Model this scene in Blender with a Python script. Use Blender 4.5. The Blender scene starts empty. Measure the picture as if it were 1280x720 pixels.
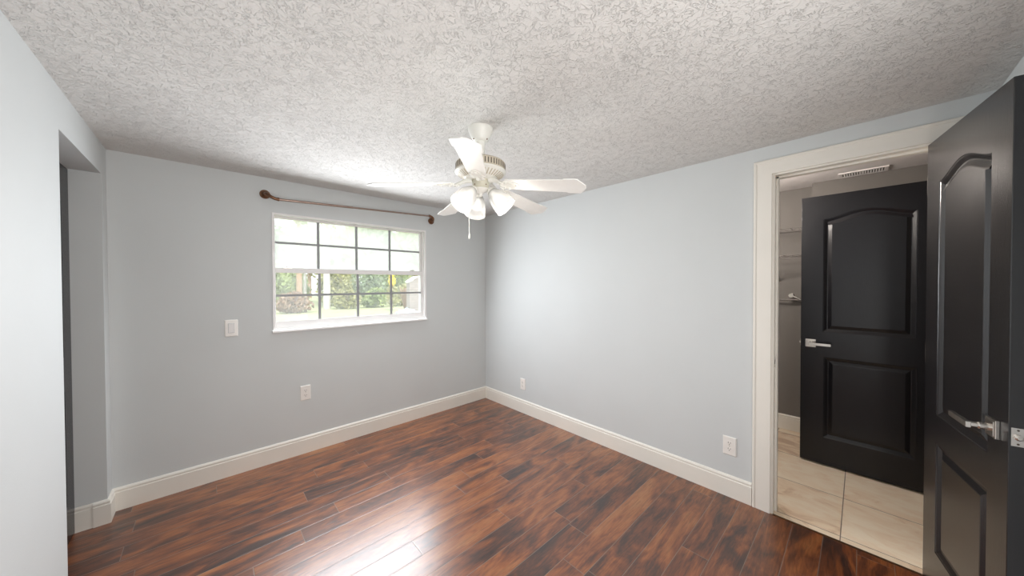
import bpy, bmesh, math, random
from mathutils import Vector, Matrix
random.seed(7)
sc = bpy.context.scene
PI = math.pi

# ------------------------------------------------------------------ camera
YAW, PITCH, ROLL, CAMH, FPX = 0.7512, -0.0128, -0.0033, 1.3943, 406.95
cam_data = bpy.data.cameras.new('camera')
cam = bpy.data.objects.new('camera', cam_data)
sc.collection.objects.link(cam)
f = Vector((math.sin(YAW)*math.cos(PITCH), math.cos(YAW)*math.cos(PITCH), math.sin(PITCH)))
r0 = Vector((math.cos(YAW), -math.sin(YAW), 0)); u0 = r0.cross(f)
r = r0*math.cos(ROLL)+u0*math.sin(ROLL); u = -r0*math.sin(ROLL)+u0*math.cos(ROLL)
m = Matrix((r, u, -f)).transposed().to_4x4()
m.translation = Vector((0, 0, CAMH))
cam.matrix_world = m
cam_data.sensor_width = 36.0
cam_data.lens = 36.0*FPX/1280.0
cam_data.clip_start = 0.02
cam_data.clip_end = 300
sc.camera = cam

# ------------------------------------------------------------------ world, lights, exposure
sc.view_settings.view_transform = 'Standard'
sc.view_settings.look = 'None'
sc.view_settings.gamma = 1.0
sc.view_settings.use_curve_mapping = False
sc.view_settings.exposure = 0.13
sc.cycles.use_denoising = True
sc.cycles.max_bounces = 10
sc.cycles.diffuse_bounces = 7
sc.cycles.transparent_max_bounces = 24
sc.cycles.sample_clamp_indirect = 6.0
sc.cycles.caustics_reflective = False
sc.cycles.caustics_refractive = False

world = bpy.data.worlds.new('world'); sc.world = world; world.use_nodes = True
bg = world.node_tree.nodes['Background']
bg.inputs[0].default_value = (0.90, 0.95, 1.0, 1); bg.inputs[1].default_value = 2.7

BULB_W = 1.2
def add_light(name, kind, loc, energy, color, target=None, size=None, size_y=None, radius=None, angle=None, spread=None):
    ld = bpy.data.lights.new(name, kind); ld.energy = energy; ld.color = color
    o = bpy.data.objects.new(name, ld); sc.collection.objects.link(o); o.location = loc
    if target is not None:
        o.rotation_euler = (Vector(target)-Vector(loc)).to_track_quat('-Z', 'Y').to_euler()
    if size: ld.shape = 'RECTANGLE'; ld.size = size; ld.size_y = size_y or size
    if radius is not None: ld.shadow_soft_size = radius
    if angle is not None: ld.angle = angle
    if spread is not None: ld.spread = math.radians(spread)
    return o
add_light('sun', 'SUN', (8, 0, 20), 5.0, (1.0, 0.96, 0.88), target=(11, 14, 0), angle=0.02)
# daylight entering by the window in the far wall (area strips just inside its glass, pointing in and a little down)
for zl in (1.20, 1.50, 1.80):
    add_light('window_daylight', 'AREA', (1.025, 3.084, zl), 13.0, (0.92, 0.955, 1.0), target=(1.025, 3.084-0.95, zl-0.30), size=1.3, size_y=0.30)
# fill light added behind the camera to brighten the room; that wall is solid
add_light('rear_fill_light', 'AREA', (0.60, -0.38, 1.15), 28, (1.0, 0.98, 0.96), target=(0.60, 3.0, 1.15), size=1.4, size_y=1.6)
# unseen light added to brighten the hall; no fitting is built
add_light('hall_fill_light', 'POINT', (2.95, 0.72, 2.02), 27, (1.0, 0.91, 0.83), radius=0.07)

# ------------------------------------------------------------------ helpers
def link(o): sc.collection.objects.link(o); return o
def tag(o, label=None, cat=None, group=None, kind=None):
    if label: o['label'] = label
    if cat: o['category'] = cat
    if group: o['group'] = group
    if kind: o['kind'] = kind
    return o
def empty(name, loc, label=None, cat=None, group=None, kind=None):
    o = bpy.data.objects.new(name, None); o.empty_display_size = 0.05
    link(o); o.location = loc
    return tag(o, label, cat, group, kind)
def build(name, bm, mats, parent=None, smooth=False, world_space=True, bevel=0, origin=None):
    """one mesh object; vertices are in world space and re-based on origin or the parent's location"""
    me = bpy.data.meshes.new(name)
    bmesh.ops.recalc_face_normals(bm, faces=bm.faces[:])
    base = Vector((0, 0, 0))
    if parent is not None and world_space:
        p = parent
        while p is not None: base += p.location; p = p.parent
    if origin is not None: base = Vector(origin)
    if world_space: bmesh.ops.translate(bm, verts=bm.verts[:], vec=-base)
    bm.to_mesh(me); bm.free()
    if not isinstance(mats, (list, tuple)): mats = [mats]
    for mt in mats: me.materials.append(mt)
    if smooth:
        for p in me.polygons: p.use_smooth = True
    o = bpy.data.objects.new(name, me); link(o)
    if parent is not None: o.parent = parent
    if origin is not None and parent is None: o.location = origin
    if smooth:
        try:
            md = o.modifiers.new('smooth', 'EDGE_SPLIT'); md.split_angle = math.radians(38)
        except Exception: pass
    if bevel:
        md = o.modifiers.new('bevel', 'BEVEL'); md.width = bevel; md.segments = 2; md.limit_method = 'ANGLE'
        if name == 'door_leaf': md.angle_limit = math.radians(70)
    return o
def BM(): return bmesh.new()
def box(bm, x0, x1, y0, y1, z0, z1, mi=0, M=None):
    vs = [bm.verts.new((x, y, z)) for x in (x0, x1) for y in (y0, y1) for z in (z0, z1)]
    fs = []
    for q in ((0,1,3,2),(4,6,7,5),(0,4,5,1),(2,3,7,6),(0,2,6,4),(1,5,7,3)):
        fc = bm.faces.new([vs[i] for i in q]); fc.material_index = mi; fs.append(fc)
    if M is not None: bmesh.ops.transform(bm, matrix=M, verts=vs)
    return vs
def lathe(bm, prof, M=None, n=40, mi=0, cap0=False, cap1=False):
    """prof: (r, z) along local z"""
    rings = []
    allv = []
    for (rr, z) in prof:
        ring = [bm.verts.new((rr*math.cos(2*PI*i/n), rr*math.sin(2*PI*i/n), z)) for i in range(n)]
        rings.append(ring); allv += ring
    for a, b in zip(rings, rings[1:]):
        for i in range(n):
            fc = bm.faces.new((a[i], a[(i+1) % n], b[(i+1) % n], b[i])); fc.material_index = mi
    if cap0: bm.faces.new(rings[0]).material_index = mi
    if cap1: bm.faces.new(rings[-1]).material_index = mi
    if M is not None: bmesh.ops.transform(bm, matrix=M, verts=allv)
    return allv
def axis_matrix(p, d, up=Vector((0, 0, 1))):
    d = Vector(d).normalized()
    q = d.to_track_quat('Z', 'Y').to_matrix().to_4x4(); q.translation = Vector(p)
    return q
def tube(bm, pts, rad, n=10, mi=0, caps=True):
    pts = [Vector(p) for p in pts]
    rads = rad if isinstance(rad, (list, tuple)) else [rad]*len(pts)
    rings = []
    prev = None
    for i, p in enumerate(pts):
        d = (pts[min(i+1, len(pts)-1)]-pts[max(i-1, 0)]).normalized()
        if prev is None:
            a = d.orthogonal().normalized()
        else:
            a = (prev-d*prev.dot(d)).normalized()
        prev = a; b = d.cross(a)
        rings.append([bm.verts.new(p+(a*math.cos(2*PI*k/n)+b*math.sin(2*PI*k/n))*rads[i]) for k in range(n)])
    for A, B in zip(rings, rings[1:]):
        for k in range(n):
            bm.faces.new((A[k], A[(k+1) % n], B[(k+1) % n], B[k])).material_index = mi
    if caps:
        bm.faces.new(rings[0][::-1]).material_index = mi; bm.faces.new(rings[-1]).material_index = mi
def sweep(bm, prof, a, b, out, up=Vector((0, 0, 1)), mi=0, ca=0.0, cb=0.0):
    """straight moulding from a to b; prof = closed (o, h) polygon along out and up;
    ca / cb: mitre shift along the run per unit of out at each end"""
    a = Vector(a); b = Vector(b); out = Vector(out); up = Vector(up); t = (b-a).normalized()
    A = [bm.verts.new(a+out*o+up*h+t*(o*ca)) for o, h in prof]
    B = [bm.verts.new(b+out*o+up*h+t*(o*cb)) for o, h in prof]
    n = len(prof)
    for i in range(n):
        bm.faces.new((A[i], A[(i+1) % n], B[(i+1) % n], B[i])).material_index = mi
    bm.faces.new(A[::-1]).material_index = mi; bm.faces.new(B).material_index = mi

# ------------------------------------------------------------------ materials
class NT:
    def __init__(s, name):
        s.mat = bpy.data.materials.new(name); s.mat.use_nodes = True
        s.t = s.mat.node_tree; s.n = s.t.nodes; s.l = s.t.links
        s.b = s.n['Principled BSDF']; s.out = s.n['Material Output']
    def new(s, typ, **kw):
        nd = s.n.new(typ)
        for k, v in kw.items():
            if k.startswith('i_'):
                nd.inputs[int(k[2:]) if k[2:].isdigit() else k[2:].replace('_', ' ')].default_value = v
            else: setattr(nd, k, v)
        return nd
    def ln(s, a, ai, b, bi): s.l.new(a.outputs[ai], b.inputs[bi])
    def math(s, op, a, b=None, c=None):
        nd = s.n.new('ShaderNodeMath'); nd.operation = op
        for i, v in enumerate((a, b, c)):
            if v is None: continue
            if isinstance(v, (int, float)): nd.inputs[i].default_value = v
            else: s.l.new(v, nd.inputs[i])
        return nd.outputs[0]
    def ramp(s, fac, stops, interp='LINEAR'):
        nd = s.n.new('ShaderNodeValToRGB'); nd.color_ramp.interpolation = interp
        el = nd.color_ramp.elements
        while len(el) > 1: el.remove(el[-1])
        el[0].position = stops[0][0]; el[0].color = (*stops[0][1], 1) if len(stops[0][1]) == 3 else stops[0][1]
        for p, c in stops[1:]:
            e = el.new(p); e.color = (*c, 1) if len(c) == 3 else c
        s.l.new(fac, nd.inputs[0]); return nd.outputs[0]
    def mix(s, fac, a, b, typ='MIX'):
        nd = s.n.new('ShaderNodeMix'); nd.data_type = 'RGBA'; nd.blend_type = typ
        for i, v in ((0, fac), (6, a), (7, b)):
            if isinstance(v, (int, float)): nd.inputs[i].default_value = v
            elif isinstance(v, tuple): nd.inputs[i].default_value = (*v, 1) if len(v) == 3 else v
            else: s.l.new(v, nd.inputs[i])
        return nd.outputs[2]
    def bump(s, h, strength=0.3, dist=0.01):
        nd = s.n.new('ShaderNodeBump'); nd.inputs['Strength'].default_value = strength
        nd.inputs['Distance'].default_value = dist
        s.l.new(h, nd.inputs['Height']); s.l.new(nd.outputs[0], s.b.inputs['Normal']); return nd
    def coords(s, kind='Object', scale=None):
        tc = s.n.new('ShaderNodeTexCoord')
        if scale is None: return tc.outputs[kind]
        mp = s.n.new('ShaderNodeMapping'); mp.inputs['Scale'].default_value = scale
        s.l.new(tc.outputs[kind], mp.inputs[0]); return mp.outputs[0]
    def noise(s, vec, scale, detail=4, rough=0.5, dist=0.0):
        nd = s.n.new('ShaderNodeTexNoise'); nd.inputs['Scale'].default_value = scale
        nd.inputs['Detail'].default_value = detail; nd.inputs['Roughness'].default_value = rough
        nd.inputs['Distortion'].default_value = dist
        if vec is not None: s.l.new(vec, nd.inputs['Vector'])
        return nd.outputs[0]
def simple(name, col, rough=0.5, metal=0.0, spec=None, noise_amt=0.06, nscale=30, bump=0.0, bscale=120):
    k = NT(name)
    v = k.coords('Object')
    nz = k.noise(v, nscale, 3)
    c2 = tuple(max(0, c*(1-noise_amt)) for c in col); c3 = tuple(min(1, c*(1+noise_amt)) for c in col)
    k.l.new(k.ramp(nz, [(0.3, c2), (0.7, c3)]), k.b.inputs['Base Color'])
    k.b.inputs['Roughness'].default_value = rough; k.b.inputs['Metallic'].default_value = metal
    if spec is not None: k.b.inputs['Specular IOR Level'].default_value = spec
    if bump: k.bump(k.noise(v, bscale, 4), bump, 0.002)
    return k.mat

M = {}
# painted plasterboard with a faint roller texture
M['paint'] = simple('wall_paint', (0.612, 0.636, 0.638), 0.62, noise_amt=0.012, nscale=3, bump=0.18, bscale=190)
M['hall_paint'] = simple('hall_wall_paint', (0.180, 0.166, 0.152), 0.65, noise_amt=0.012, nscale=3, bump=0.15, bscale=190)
M['hall_ceiling'] = simple('hall_ceiling_paint', (0.84, 0.80, 0.79), 0.8, noise_amt=0.02, bump=0.3, bscale=90)
M['trim'] = simple('trim_paint', (0.815, 0.785, 0.72), 0.38, noise_amt=0.015, nscale=6)
M['white'] = simple('white_vinyl', (0.82, 0.81, 0.80), 0.35, noise_amt=0.02, nscale=8)
M['grille'] = simple('grille_grey', (0.30, 0.31, 0.32), 0.45)
M['plate'] = simple('plate_plastic', (0.84, 0.81, 0.77), 0.32, noise_amt=0.02)
M['slot'] = simple('slot_dark', (0.09, 0.075, 0.06), 0.5)
M['nickel'] = simple('satin_nickel', (0.72, 0.69, 0.65), 0.24, metal=1.0)
M['bronze'] = simple('antique_bronze', (0.20, 0.105, 0.06), 0.34, metal=0.85, noise_amt=0.3, nscale=60)
M['copper'] = simple('brushed_copper_rod', (0.34, 0.255, 0.215), 0.30, metal=0.8, noise_amt=0.12, nscale=40)
M['fan_white'] = simple('fan_white_enamel', (0.79, 0.785, 0.735), 0.35, noise_amt=0.015)
M['fan_cream'] = simple('fan_cream_enamel', (0.58, 0.555, 0.45), 0.38, noise_amt=0.03)
M['fan_tan'] = simple('fan_tan_band', (0.54, 0.48, 0.38), 0.4, noise_amt=0.05)
M['blade'] = simple('fan_blade_white', (0.84, 0.84, 0.81), 0.4, noise_amt=0.02)
M['wire'] = simple('wire_grey', (0.17, 0.155, 0.145), 0.4, metal=0.2)

def ceiling_mat():
    k = NT('knockdown_ceiling')
    v = k.coords('Object')
    k.l.new(k.ramp(k.noise(v, 2.2, 3), [(0.3, (0.672, 0.662, 0.643)), (0.7, (0.717, 0.707, 0.688))]), k.b.inputs['Base Color'])
    k.b.inputs['Roughness'].default_value = 0.85
    # flattened blobs of plaster with raised rims
    w = k.new('ShaderNodeVectorMath', operation='ADD')
    nz = k.new('ShaderNodeTexNoise'); nz.inputs['Scale'].default_value = 22; nz.inputs['Detail'].default_value = 3
    k.l.new(v, nz.inputs['Vector'])
    sc_ = k.new('ShaderNodeVectorMath', operation='SCALE'); sc_.inputs['Scale'].default_value = 0.05
    k.l.new(nz.outputs['Color'], sc_.inputs[0])
    k.l.new(v, w.inputs[0]); k.l.new(sc_.outputs[0], w.inputs[1])
    n1 = k.noise(w.outputs[0], 50, 2.5, 0.55, 0.8)
    crease = k.ramp(k.math('ABSOLUTE', k.math('SUBTRACT', n1, 0.5)), [(0.0, (0, 0, 0)), (0.022, (0.75, 0.75, 0.75)), (0.05, (1, 1, 1))])
    msk = k.ramp(k.noise(v, 24, 2), [(0.40, (0, 0, 0)), (0.50, (1, 1, 1))])
    line = k.math('SUBTRACT', 1.0, k.math('MULTIPLY', k.math('SUBTRACT', 1.0, crease), msk))
    blob = k.ramp(n1, [(0.42, (0, 0, 0)), (0.54, (1, 1, 1))])
    h = k.math('ADD', line, k.math('ADD', k.math('MULTIPLY', blob, 0.45), k.math('MULTIPLY', k.noise(v, 150, 3), 0.30)))
    k.bump(h, 0.72, 0.0055)
    return k.mat
M['ceiling'] = ceiling_mat()

def wood_floor():
    k = NT('hickory_laminate')
    v = k.coords('Object')
    sp = k.new('ShaderNodeSeparateXYZ'); k.l.new(v, sp.inputs[0])
    x, y = sp.outputs[0], sp.outputs[1]
    PW, PL = 0.127, 1.22
    yr = k.math('DIVIDE', k.math('ADD', y, 10.029), PW)
    row = k.math('FLOOR', yr); fy = k.math('FRACT', yr)
    wn = k.new('ShaderNodeTexWhiteNoise', noise_dimensions='1D'); k.l.new(row, wn.inputs['W'])
    xr = k.math('DIVIDE', k.math('ADD', k.math('ADD', x, 10.0), k.math('MULTIPLY', wn.outputs[0], 1.22)), PL)
    col = k.math('FLOOR', xr); fx = k.math('FRACT', xr)
    cid = k.new('ShaderNodeCombineXYZ'); k.l.new(row, cid.inputs[0]); k.l.new(col, cid.inputs[1])
    w2 = k.new('ShaderNodeTexWhiteNoise', noise_dimensions='3D'); k.l.new(cid.outputs[0], w2.inputs['Vector'])
    rnd = w2.outputs[0]
    # shifted coordinates per plank
    off = k.new('ShaderNodeVectorMath', operation='SCALE'); off.inputs['Scale'].default_value = 9.0
    k.l.new(w2.outputs['Color'], off.inputs[0])
    pv = k.new('ShaderNodeVectorMath', operation='ADD'); k.l.new(v, pv.inputs[0]); k.l.new(off.outputs[0], pv.inputs[1])
    def mapped(sx, sy):
        mp = k.new('ShaderNodeMapping'); mp.inputs['Scale'].default_value = (sx, sy, 1)
        k.l.new(pv.outputs[0], mp.inputs[0]); return mp.outputs[0]
    cloud = k.noise(mapped(1.25, 4.6), 1.7, 3.5, 0.55, 1.5)
    fig = k.noise(mapped(2.4, 15.0), 2.0, 5, 0.60, 2.4)
    grain = k.noise(mapped(5.0, 95.0), 1.0, 4, 0.65, 1.2)
    tone = k.math('ADD', k.math('MULTIPLY', cloud, 0.78), k.math('ADD', k.math('MULTIPLY', fig, 0.34), k.math('MULTIPLY', rnd, 0.16)))
    tone = k.math('SUBTRACT', tone, 0.135)
    base = k.ramp(tone, [(0.30, (0.024, 0.009, 0.006)), (0.40, (0.075, 0.023, 0.010)), (0.49, (0.165, 0.044, 0.012)),
                         (0.59, (0.275, 0.083, 0.020)), (0.80, (0.39, 0.165, 0.058))])
    gr = k.ramp(grain, [(0.32, (0.52, 0.52, 0.52)), (0.55, (1, 1, 1))])
    base = k.mix(0.85, base, gr, 'MULTIPLY')
    # joints, with the reflection off their bevels painted in as a paler line
    ey = k.math('MULTIPLY', k.math('MINIMUM', fy, k.math('SUBTRACT', 1.0, fy)), PW)
    ex = k.math('MULTIPLY', k.math('MINIMUM', fx, k.math('SUBTRACT', 1.0, fx)), PL)
    ed = k.math('MINIMUM', ey, ex)
    line = k.math('LESS_THAN', ed, 0.0013)
    lc = k.math('MULTIPLY', line, 0.80)
    base = k.mix(lc, base, (0.20, 0.155, 0.125))
    k.l.new(base, k.b.inputs['Base Color'])
    rg = k.ramp(fig, [(0.3, (0.36, 0.36, 0.36)), (0.7, (0.28, 0.28, 0.28))])
    k.l.new(rg, k.b.inputs['Roughness'])
    k.b.inputs['Specular IOR Level'].default_value = 0.85
    k.b.inputs['Coat Weight'].default_value = 0.55; k.b.inputs['Coat Roughness'].default_value = 0.24
    edge = k.ramp(ed, [(0.0, (0, 0, 0)), (0.004, (1, 1, 1))])
    hgt = k.math('ADD', edge, k.math('ADD', k.math('MULTIPLY', fig, 0.55), k.math('MULTIPLY', grain, 0.35)))
    k.bump(hgt, 0.28, 0.0022)
    return k.mat
M['floor'] = wood_floor()

def tile_floor():
    k = NT('travertine_tile')
    v = k.coords('Object')
    sp = k.new('ShaderNodeSeparateXYZ'); k.l.new(v, sp.inputs[0])
    T = 0.46
    xr = k.math('DIVIDE', k.math('ADD', sp.outputs[0], 10*T-2.99), T)
    yr = k.math('DIVIDE', k.math('ADD', sp.outputs[1], 10*T-0.0665), T)
    fx = k.math('FRACT', xr); fy = k.math('FRACT', yr)
    cid = k.new('ShaderNodeCombineXYZ'); k.l.new(k.math('FLOOR', xr), cid.inputs[0]); k.l.new(k.math('FLOOR', yr), cid.inputs[1])
    w = k.new('ShaderNodeTexWhiteNoise', noise_dimensions='3D'); k.l.new(cid.outputs[0], w.inputs['Vector'])
    pv = k.new('ShaderNodeVectorMath', operation='ADD'); k.l.new(v, pv.inputs[0]); k.l.new(w.outputs['Color'], pv.inputs[1])
    mp = k.new('ShaderNodeMapping'); mp.inputs['Scale'].default_value = (2.2, 1.0, 1); k.l.new(pv.outputs[0], mp.inputs[0])
    n = k.noise(mp.outputs[0], 4.5, 6, 0.62, 1.2)
    tone = k.math('ADD', n, k.math('MULTIPLY', k.math('SUBTRACT', w.outputs[0], 0.5), 0.22))
    base = k.ramp(tone, [(0.30, (0.62, 0.44, 0.30)), (0.46, (0.82, 0.66, 0.49)), (0.66, (0.88, 0.77, 0.61))])
    e = k.math('MULTIPLY', k.math('MINIMUM', k.math('MINIMUM', fx, k.math('SUBTRACT', 1.0, fx)), k.math('MINIMUM', fy, k.math('SUBTRACT', 1.0, fy))), T)
    base = k.mix(k.math('LESS_THAN', e, 0.0022), base, (0.20, 0.155, 0.12))
    k.l.new(base, k.b.inputs['Base Color']); k.b.inputs['Roughness'].default_value = 0.38
    k.bump(k.ramp(e, [(0, (0, 0, 0)), (0.006, (1, 1, 1))]), 0.3, 0.002)
    return k.mat
M['tile'] = tile_floor()

def black_paint(name, spec):
    k = NT(name)
    v = k.coords('Object', (70, 70, 4.5))
    g = k.noise(v, 3.2, 5, 0.65)
    k.l.new(k.ramp(g, [(0.3, (0.0035, 0.0036, 0.0055)), (0.7, (0.006, 0.0061, 0.0085))]), k.b.inputs['Base Color'])
    k.b.inputs['Roughness'].default_value = 0.27
    k.b.inputs['Specular IOR Level'].default_value = spec
    k.bump(g, 0.34, 0.0012)
    return k.mat
M['black'] = black_paint('black_door_gloss_paint', 0.85)
M['black_satin'] = black_paint('black_door_satin_paint', 0.42)

def glass_mat(name, haze):
    k = NT(name)
    k.n.remove(k.b)
    tr = k.new('ShaderNodeBsdfTransparent'); gl = k.new('ShaderNodeBsdfGlossy'); gl.inputs['Roughness'].default_value = 0.02
    fr = k.new('ShaderNodeFresnel'); fr.inputs['IOR'].default_value = 1.45
    m1 = k.new('ShaderNodeMixShader'); k.l.new(k.math('MULTIPLY', fr.outputs[0], 0.6), m1.inputs[0]); k.l.new(tr.outputs[0], m1.inputs[1]); k.l.new(gl.outputs[0], m1.inputs[2])
    tl = k.new('ShaderNodeBsdfTranslucent'); tl.inputs[0].default_value = (0.92, 0.93, 0.94, 1)
    v = k.coords('Object')
    sm = k.noise(v, 7, 5, 0.6, 2.0)
    fac = k.math('MULTIPLY', k.ramp(sm, [(0.25, (0.75, 0.75, 0.75)), (0.7, (1.2, 1.2, 1.2))]), haze)
    m2 = k.new('ShaderNodeMixShader'); k.l.new(fac, m2.inputs[0]); k.l.new(m1.outputs[0], m2.inputs[1]); k.l.new(tl.outputs[0], m2.inputs[2])
    k.l.new(m2.outputs[0], k.out.inputs[0])
    return k.mat
M['glass_hazy'] = glass_mat('hazy_window_glass', 0.50)  # whitish translucent layer, denser than on the lower sash
M['glass_clear'] = glass_mat('window_glass', 0.13)

def shade_glass():
    k = NT('frosted_shade_glass'); k.n.remove(k.b)
    tl = k.new('ShaderNodeBsdfTranslucent'); tl.inputs[0].default_value = (0.45, 0.45, 0.44, 1)
    df = k.new('ShaderNodeBsdfDiffuse'); df.inputs[0].default_value = (0.60, 0.60, 0.59, 1)
    tr = k.new('ShaderNodeBsdfTransparent')
    a = k.new('ShaderNodeMixShader'); a.inputs[0].default_value = 0.5; k.l.new(tl.outputs[0], a.inputs[1]); k.l.new(df.outputs[0], a.inputs[2])
    b = k.new('ShaderNodeMixShader'); b.inputs[0].default_value = 0.42; k.l.new(a.outputs[0], b.inputs[1]); k.l.new(tr.outputs[0], b.inputs[2])
    v = k.coords('Object'); nz = k.noise(v, 60, 2)
    gl = k.new('ShaderNodeBsdfGlossy'); gl.inputs['Roughness'].default_value = 0.25
    c = k.new('ShaderNodeMixShader'); k.l.new(k.math('MULTIPLY', nz, 0.12), c.inputs[0]); k.l.new(b.outputs[0], c.inputs[1]); k.l.new(gl.outputs[0], c.inputs[2])
    k.l.new(c.outputs[0], k.out.inputs[0]); return k.mat
M['shade'] = shade_glass()
def emit(name, col, s):
    k = NT(name); k.b.inputs['Base Color'].default_value = (1, 1, 1, 1)
    k.b.inputs['Emission Color'].default_value = (*col, 1); k.b.inputs['Emission Strength'].default_value = s; return k.mat
M['bulb'] = emit('lit_bulb', (1.0, 0.96, 0.90), 2.2)

def leaf_mat(name, cols):
    k = NT(name)
    v = k.coords('Object')
    n1 = k.noise(v, 1.6, 3); n2 = k.noise(v, 14, 2)
    fac = k.math('ADD', k.math('MULTIPLY', n1, 0.55), k.math('MULTIPLY', n2, 0.5))
    k.l.new(k.ramp(fac, [(0.36, cols[0]), (0.52, cols[1]), (0.68, cols[2])]), k.b.inputs['Base Color'])
    k.b.inputs['Roughness'].default_value = 0.6
    tl = k.new('ShaderNodeBsdfTranslucent'); tl.inputs[0].default_value = (*cols[2], 1)
    mx = k.new('ShaderNodeMixShader'); mx.inputs[0].default_value = 0.35
    k.l.new(k.b.outputs[0], mx.inputs[1]); k.l.new(tl.outputs[0], mx.inputs[2]); k.l.new(mx.outputs[0], k.out.inputs[0])
    return k.mat
M['leaf_a'] = leaf_mat('leaf_mid_green', [(0.06, 0.10, 0.035), (0.20, 0.27, 0.10), (0.50, 0.56, 0.25)])
M['leaf_b'] = leaf_mat('leaf_olive', [(0.09, 0.09, 0.035), (0.30, 0.30, 0.13), (0.58, 0.55, 0.28)])
M['leaf_c'] = leaf_mat('leaf_bluish', [(0.05, 0.09, 0.06), (0.19, 0.26, 0.16), (0.46, 0.52, 0.35)])
M['leaf_r'] = leaf_mat('leaf_rusty', [(0.10, 0.05, 0.035), (0.24, 0.14, 0.09), (0.40, 0.27, 0.18)])
M['petal'] = leaf_mat('petal_yellow', [(0.75, 0.55, 0.03), (0.90, 0.72, 0.06), (0.95, 0.82, 0.16)])
M['bark_pale'] = simple('pale_bark', (0.50, 0.475, 0.45), 0.8, noise_amt=0.18, nscale=9, bump=0.3, bscale=30)
M['bark'] = simple('brown_bark', (0.30, 0.19, 0.12), 0.85, noise_amt=0.3, nscale=9, bump=0.4, bscale=30)
M['grass'] = simple('lawn_grass', (0.27, 0.30, 0.16), 0.9, noise_amt=0.25, nscale=1.4, bump=0.4, bscale=40)
M['tarp'] = simple('tarp_blue', (0.34, 0.45, 0.52), 0.5, noise_amt=0.15, nscale=5)
def brick_mat():
    k = NT('white_brick')
    v = k.coords('Object')
    sp = k.new('ShaderNodeSeparateXYZ'); k.l.new(v, sp.inputs[0])
    cb = k.new('ShaderNodeCombineXYZ'); k.l.new(k.math('ADD', sp.outputs[0], sp.outputs[1]), cb.inputs[0]); k.l.new(sp.outputs[2], cb.inputs[1])
    br = k.new('ShaderNodeTexBrick'); br.inputs['Scale'].default_value = 1.0
    br.inputs['Brick Width'].default_value = 0.26; br.inputs['Row Height'].default_value = 0.10; br.inputs['Mortar Size'].default_value = 0.012
    br.inputs['Color1'].default_value = (0.34, 0.29, 0.285, 1); br.inputs['Color2'].default_value = (0.29, 0.25, 0.245, 1); br.inputs['Mortar'].default_value = (0.13, 0.115, 0.11, 1)
    k.l.new(cb.outputs[0], br.inputs['Vector']); k.l.new(br.outputs[0], k.b.inputs['Base Color'])
    k.b.inputs['Roughness'].default_value = 0.85
    return k.mat
M['brick'] = brick_mat()

# ------------------------------------------------------------------ room shell
W, E_, S, N, HC = -0.445, 2.482, -0.400, 3.136, 2.22          # room faces
TW = 0.14                                                       # wall thickness
OX = -0.562                                                     # face of the closed black door in the left recess
OY0, OY1, OZ = 2.272, 3.010, 2.042                              # recess opening in the left wall
DY0, DY1, DZ = -0.232, 0.352, 2.036                             # doorway in the right wall (jamb faces)
XW = E_+0.115                                                   # hall face of the right wall
WX0, WX1, WZ0, WZ1 = 0.368, 1.684, 1.030, 1.958                 # window hole
HX1, HN, HS, HZ = 4.02, 0.95, -0.42, 2.27                       # hall extents

def struct(name, bm, mats, label=None, cat=None, parent=None, **kw):
    o = build(name, bm, mats, parent, **kw)
    if parent is None: tag(o, label, cat, kind='structure')
    return o

bm = BM(); box(bm, W-0.3, E_-0.012, S-TW, N+TW, -0.10, 0.0)
struct('floor', bm, M['floor'], 'dark hickory plank floor of the empty bedroom', 'floor')
bm = BM(); box(bm, E_-0.012, HX1+0.4, HS-TW, HN+TW, -0.10, -0.002)
struct('floor_hall', bm, M['tile'], 'beige travertine tile floor beyond the doorway', 'floor')
bm = BM(); box(bm, W-TW-0.1, XW, S-TW, N+TW, HC, HC+0.1)
struct('ceiling', bm, M['ceiling'], 'knockdown textured ceiling of the bedroom', 'ceiling')
bm = BM(); box(bm, XW, HX1+0.4, HS-TW, HN+TW, HZ, HZ+0.1)
struct('ceiling_hall', bm, M['hall_ceiling'], 'pale ceiling beyond the doorway', 'ceiling')

bm = BM()
for a in ((W-TW-0.1, WX0, 0, HC), (WX1, XW, 0, HC), (WX0, WX1, 0, WZ0), (WX0, WX1, WZ1, HC)):
    box(bm, a[0], a[1], N, N+TW, a[2], a[3])
struct('wall_back', bm, M['paint'], 'pale grey wall that holds the window', 'wall')
bm = BM()
box(bm, E_, XW, DY1+0.02, N, 0, HC); box(bm, E_, XW, S-TW, DY0-0.02, 0, HC); box(bm, E_, XW, DY0-0.02, DY1+0.02, DZ+0.02, HC+0.12)
struct('wall_right', bm, M['paint'], 'pale blue grey wall with the open doorway', 'wall')
bm = BM()
box(bm, W-TW-0.1, W, S-TW, OY0, 0, HC); box(bm, W-TW-0.1, W, OY1, N, 0, HC); box(bm, W-TW-0.1, W, OY0, OY1, OZ, HC)
struct('wall_left', bm, M['paint'], 'pale wall at the left with the recessed opening', 'wall')
bm = BM(); box(bm, W-TW-0.1, XW, S-TW, S, 0, HC)
struct('wall_front', bm, M['paint'], 'pale wall behind the open door', 'wall')
# hall
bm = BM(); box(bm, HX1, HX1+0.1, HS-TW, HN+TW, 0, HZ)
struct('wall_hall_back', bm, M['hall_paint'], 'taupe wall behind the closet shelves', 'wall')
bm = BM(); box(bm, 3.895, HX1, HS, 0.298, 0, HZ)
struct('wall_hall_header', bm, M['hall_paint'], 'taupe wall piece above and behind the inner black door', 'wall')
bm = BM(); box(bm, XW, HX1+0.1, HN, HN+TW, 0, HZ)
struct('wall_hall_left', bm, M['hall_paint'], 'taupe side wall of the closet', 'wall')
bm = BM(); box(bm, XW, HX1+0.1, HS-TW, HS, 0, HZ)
struct('wall_hall_right', bm, M['hall_paint'], 'taupe side wall beyond the doorway on the right', 'wall')

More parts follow.
